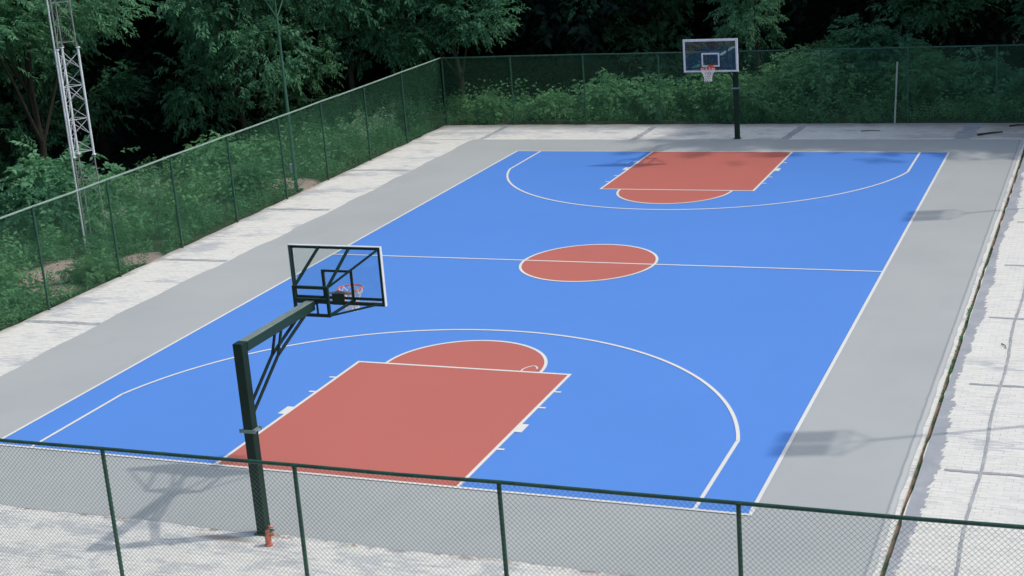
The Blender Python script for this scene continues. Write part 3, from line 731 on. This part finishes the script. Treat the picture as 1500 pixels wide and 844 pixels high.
# ---- weeds and grass
def weeds(name, regions, label, mat='weed'):
    Qs = []
    for (x0, x1, y0, y1, dens, hl, hh, ll, lw, sd) in regions:
        rng = np.random.default_rng(sd); n = int((x1 - x0) * (y1 - y0) * dens)
        X_ = rng.uniform(x0, x1, n); Y_ = rng.uniform(y0, y1, n)
        # clumpy density
        f = np.sin(X_ * 1.7 + np.sin(Y_ * 1.1)) * np.sin(Y_ * 1.5 + 1.3 * np.sin(X_ * .8)) + .5 * np.sin(X_ * 4.1 + Y_ * 3.3)
        keep = rng.random(n) < np.clip(.62 + .45 * f, .12, 1)
        for cx, cy, rx, ry in BARE:
            e_ = ((X_ - cx) / rx) ** 2 + ((Y_ - cy) / ry) ** 2; keep &= ~((e_ < .95) & (rng.random(n) < .93))
        X_, Y_, f = X_[keep], Y_[keep], f[keep]; n = len(X_)
        H = (hl + (hh - hl) * np.clip(.5 + .4 * f + rng.normal(0, .2, n), 0, 1.2))
        Z_ = np.array([gh(a, c) for a, c in zip(X_, Y_)]) - .05
        lean = rng.normal(0, .28, (n, 3)); D = lean * [1, 1, 0] + [0, 0, 1.]
        Qs.append(sprays(np.stack([X_, Y_, Z_], 1), D, H, 9, ll, lw, rng, droop=.12, flat=.3))
    me = quads_mesh(name, np.concatenate(Qs)); me.materials.append(M[mat]); o = bpy.data.objects.new(name, me); COL.objects.link(o)
    struct(o, label, 'stuff'); o['category'] = 'weeds'; return o
weeds('weeds', [(-17.5, -12.7, 4, 33, 70, .15, .60, .10, .045, 1), (-20.5, -17.5, 6, 36, 30, .3, .85, .13, .055, 2), (-28, -20.5, 26, 38, 12, .4, 1.1, .16, .07, 3),
                (-17.5, -12.9, 4, 33, 5, .4, 1.25, .21, .10, 9), (-13, 18, 33.35, 37, 5, .6, 1.8, .19, .09, 10), (-13, 18, 33.25, 35.5, 50, .2, .75, .11, .045, 4), (-20, 18, 35.5, 37.2, 30, .3, 1.0, .15, .06, 5), (-3.5, 9, 37.2, 42.5, 50, .25, .75, .11, .045, 6)], 'green weeds and grass growing behind the left and far fences')
weeds('moss', [(DR0 + .01, DR1 - .01, -7, 33, 230, .0, .06, .030, .014, 8)], 'moss and small weeds growing in the drain slot').location.z = -.05

# ---- individual bushes
def make_bush(seed, r, h, sprn=420, leafm='weed', ll=.12, lw=.055, upright=False):
    rng = np.random.default_rng(seed); lobes = [(rng.uniform(-.4, .4) * r, rng.uniform(-.4, .4) * r, h * rng.uniform(.3, .62), r * rng.uniform(.4, .65), r * rng.uniform(.4, .65), h * rng.uniform(.3, .4)) for _ in range(6)]
    Q, C = crown_quads(rng, lobes, sprn // 6, 6, 11, ll, lw, .30 if not upright else .45, .2, .5)
    Q[:, :, 2] = np.maximum(Q[:, :, 2], -.05); me = quads_mesh('foliage', Q); me.materials.append(M[leafm])
    m = MB()
    for i in range(9):
        c = Vector(C[i % len(C)]); m.tube((rng.normal(0, .06), rng.normal(0, .06), -.15), c * .6, .018, .012, n=5, caps=False).tube(c * .6, c, .012, .006, n=5, caps=False)
    t = bpy.data.meshes.new('stems'); t.from_pydata(m.v, [], m.f); t.materials.append(M['bark']); return me, t
B_ = [make_bush(31, 1.0, 1.3), make_bush(32, 1.2, 1.6, 520), make_bush(33, .8, 1.0, 360), make_bush(34, 1.1, 1.5, 500, 'leaf', .15, .07)]
def make_tallweed(seed):
    rng = np.random.default_rng(seed); Qs = []; m = MB(); Ps = []
    for i in range(9):
        x, y = rng.normal(0, .28, 2); h = rng.uniform(.9, 1.6); top = Vector((x * 1.5, y * 1.5, h)); m.tube((x, y, -.1), top, .012, .005, n=5, caps=False)
        t = np.linspace(.15, 1, 22)[:, None]; P = np.array([[x, y, 0]]) * (1 - t) + np.array([[*top]]) * t; D = rng.normal(0, 1, P.shape) * [1, 1, .25] + [0, 0, .35]; Qs.append(sprays(P, D, np.full(len(P), .22), 5, .10, .035, rng))
        t = rng.uniform(.75, 1.05, 16)[:, None]; P = np.array([[x, y, 0]]) * (1 - t) + np.array([[*top]]) * t + rng.normal(0, .04, (16, 3)); Ps.append(sprays(P, rng.normal(0, 1, P.shape), np.full(16, .06), 3, .045, .03, rng))
    me = quads_mesh('foliage', np.concatenate(Qs)); me.materials.append(M['weed']); hd = quads_mesh('seed_heads', np.concatenate(Ps)); hd.materials.append(M['palebloom'])
    t = bpy.data.meshes.new('stems'); t.from_pydata(m.v, [], m.f); t.materials.append(M['weed']); return me, hd, t
W_ = [make_tallweed(41), make_tallweed(42)]
bushes = [
    (0, -14.1, 20.6, .75, 'low dark bush on bare earth left of the floodlight mast foot'),
    (2, -13.5, 11.2, .8, 'low bush on bare earth between the two nearest visible left fence posts'),
    (1, -15.6, 9.2, .9, 'leafy bush at the left picture edge in front of the bare earth'),
    (3, -18.7, 15.4, 1.3, 'big dark bush at the left edge just above the fence rail'),
    (1, -17.6, 17.4, 1.0, 'round bush behind the foot of the lattice tower'),
    (3, -20.2, 18.6, 1.7, 'dark spreading bush in shade behind the big left edge bush'),
    (0, -15.8, 15.4, .8, 'small bush beside the right leg of the lattice tower'),
    (2, -13.4, 8.0, .8, 'small bush at the foot of the left fence near the picture edge'),
    (1, -17.5, 24.2, 1.0, 'green bush seen through the left fence right of the mast'),
    (0, -11.2, 34.4, .8, 'low bush behind the far fence nearest the back left corner'),
    (2, -8.4, 34.6, 1.1, 'small bush behind the far fence between the first two posts'),
    (1, -6.2, 35.2, 1.0, 'pale green bush behind the far fence beside its third post'),
    (0, -4.2, 34.6, 1.1, 'round bush behind the far fence left of the far hoop'),
    (1, -2.2, 35.6, 1.2, 'tall bush behind the far fence just under the backboard'),
    (0, -.4, 34.4, 1.1, 'bush close behind the far hoop pole'),
    (1, 1.6, 36.2, 1.35, 'vine draped bush forming the left end of the mound'),
    (3, 3.6, 37.4, 1.35, 'large bush crowning the mound right of the hoop'),
    (1, 5.4, 36.0, 1.2, 'spreading bush at the right slope of the mound behind the pale post'),
    (3, 8.0, 36.4, 1.1, 'shaded bush behind the far fence right of the pale post'),
    (3, 10.8, 35.8, 1.1, 'dark bush at the right end of the far fence'),
]
for v_, x, y, s, lab in bushes:
    t = empty('bush', (x, y, gh(x, y) - .04), rr.uniform(0, 6)); t.scale = (s, s, s * rr.uniform(.9, 1.15))
    for nm, me in (('foliage', B_[v_][0]), ('stems', B_[v_][1])):
        o = bpy.data.objects.new(nm, me); COL.objects.link(o); o.parent = t
    tag(t, lab, 'bush')
tall = [(0, -13.3, 26.6, 1.0, 'tall pale headed weed behind the left fence, first of three near the back corner'), (1, -13.4, 28.0, 1.0, 'tall pale headed weed in the middle of three near the back corner'), (0, -13.3, 29.4, .95, 'tall pale headed weed nearest the back left corner'),
        (1, -14.6, 14.1, .9, 'pale headed weed between the lattice tower and the left fence'), (0, -15.8, 17.3, 1.0, 'pale headed weed standing alone in the green behind the left fence middle')]
for v_, x, y, s, lab in tall:
    t = empty('tall_weed', (x, y, gh(x, y) - .04), rr.uniform(0, 6)); t.scale = (s, s, s)
    for nm, me in zip(('foliage', 'seed_heads', 'stems'), W_[v_]):
        o = bpy.data.objects.new(nm, me); COL.objects.link(o); o.parent = t
    [c for c in t.children if c.name.startswith('seed_heads')][0]['kind'] = 'stuff'
    tag(t, lab, 'weed')

# ---------------------------------------------------------------- light
S = Vector((.78, .37, 1.0)).normalized(); elev = math.asin(S.z); azim = math.atan2(S.x, S.y)
w = bpy.data.worlds.new('World'); scn.world = w; w.use_nodes = True; nt = w.node_tree
sky = nt.nodes.new('ShaderNodeTexSky'); sky.sky_type = 'NISHITA'; sky.sun_disc = False; sky.sun_elevation = elev; sky.sun_rotation = azim; sky.air_density = 1.2; sky.dust_density = 2.5
bg = nt.nodes['Background']; nt.links.new(sky.outputs[0], bg.inputs[0]); bg.inputs[1].default_value = .15
sd = bpy.data.lights.new('sun', 'SUN'); sd.energy = 1.65; sd.angle = R(1.3); sd.color = (1.0, .955, .89)
so = bpy.data.objects.new('sun', sd); COL.objects.link(so); so.rotation_euler = S.to_track_quat('Z', 'Y').to_euler(); so.location = (20, 10, 40)

# ---------------------------------------------------------------- camera
cam = bpy.data.cameras.new('camera'); cam.sensor_width = 36; cam.lens = 2216.146 / 1500 * 36; cam.clip_start = .1; cam.clip_end = 3000
co = bpy.data.objects.new('camera', cam); COL.objects.link(co)
yaw, pit, rol = -.3993, .2803, -.0769
fw = Vector((math.sin(yaw) * math.cos(pit), math.cos(yaw) * math.cos(pit), -math.sin(pit))); r_ = Vector((math.cos(yaw), -math.sin(yaw), 0)); up = r_.cross(fw)
r2 = r_ * math.cos(rol) + up * math.sin(rol); u2 = -r_ * math.sin(rol) + up * math.cos(rol)
mw = Matrix((r2, u2, -fw)).transposed().to_4x4(); mw.translation = Vector((12.767, -21.438, 10.31)); co.matrix_world = mw
scn.camera = co
scn.view_settings.view_transform = 'Standard'; scn.view_settings.look = 'None'; scn.view_settings.exposure = .10; scn.view_settings.gamma = 1
scn.render.resolution_x = 1024; scn.render.resolution_y = 576
scn.cycles.max_bounces = 6; scn.cycles.transparent_max_bounces = 12
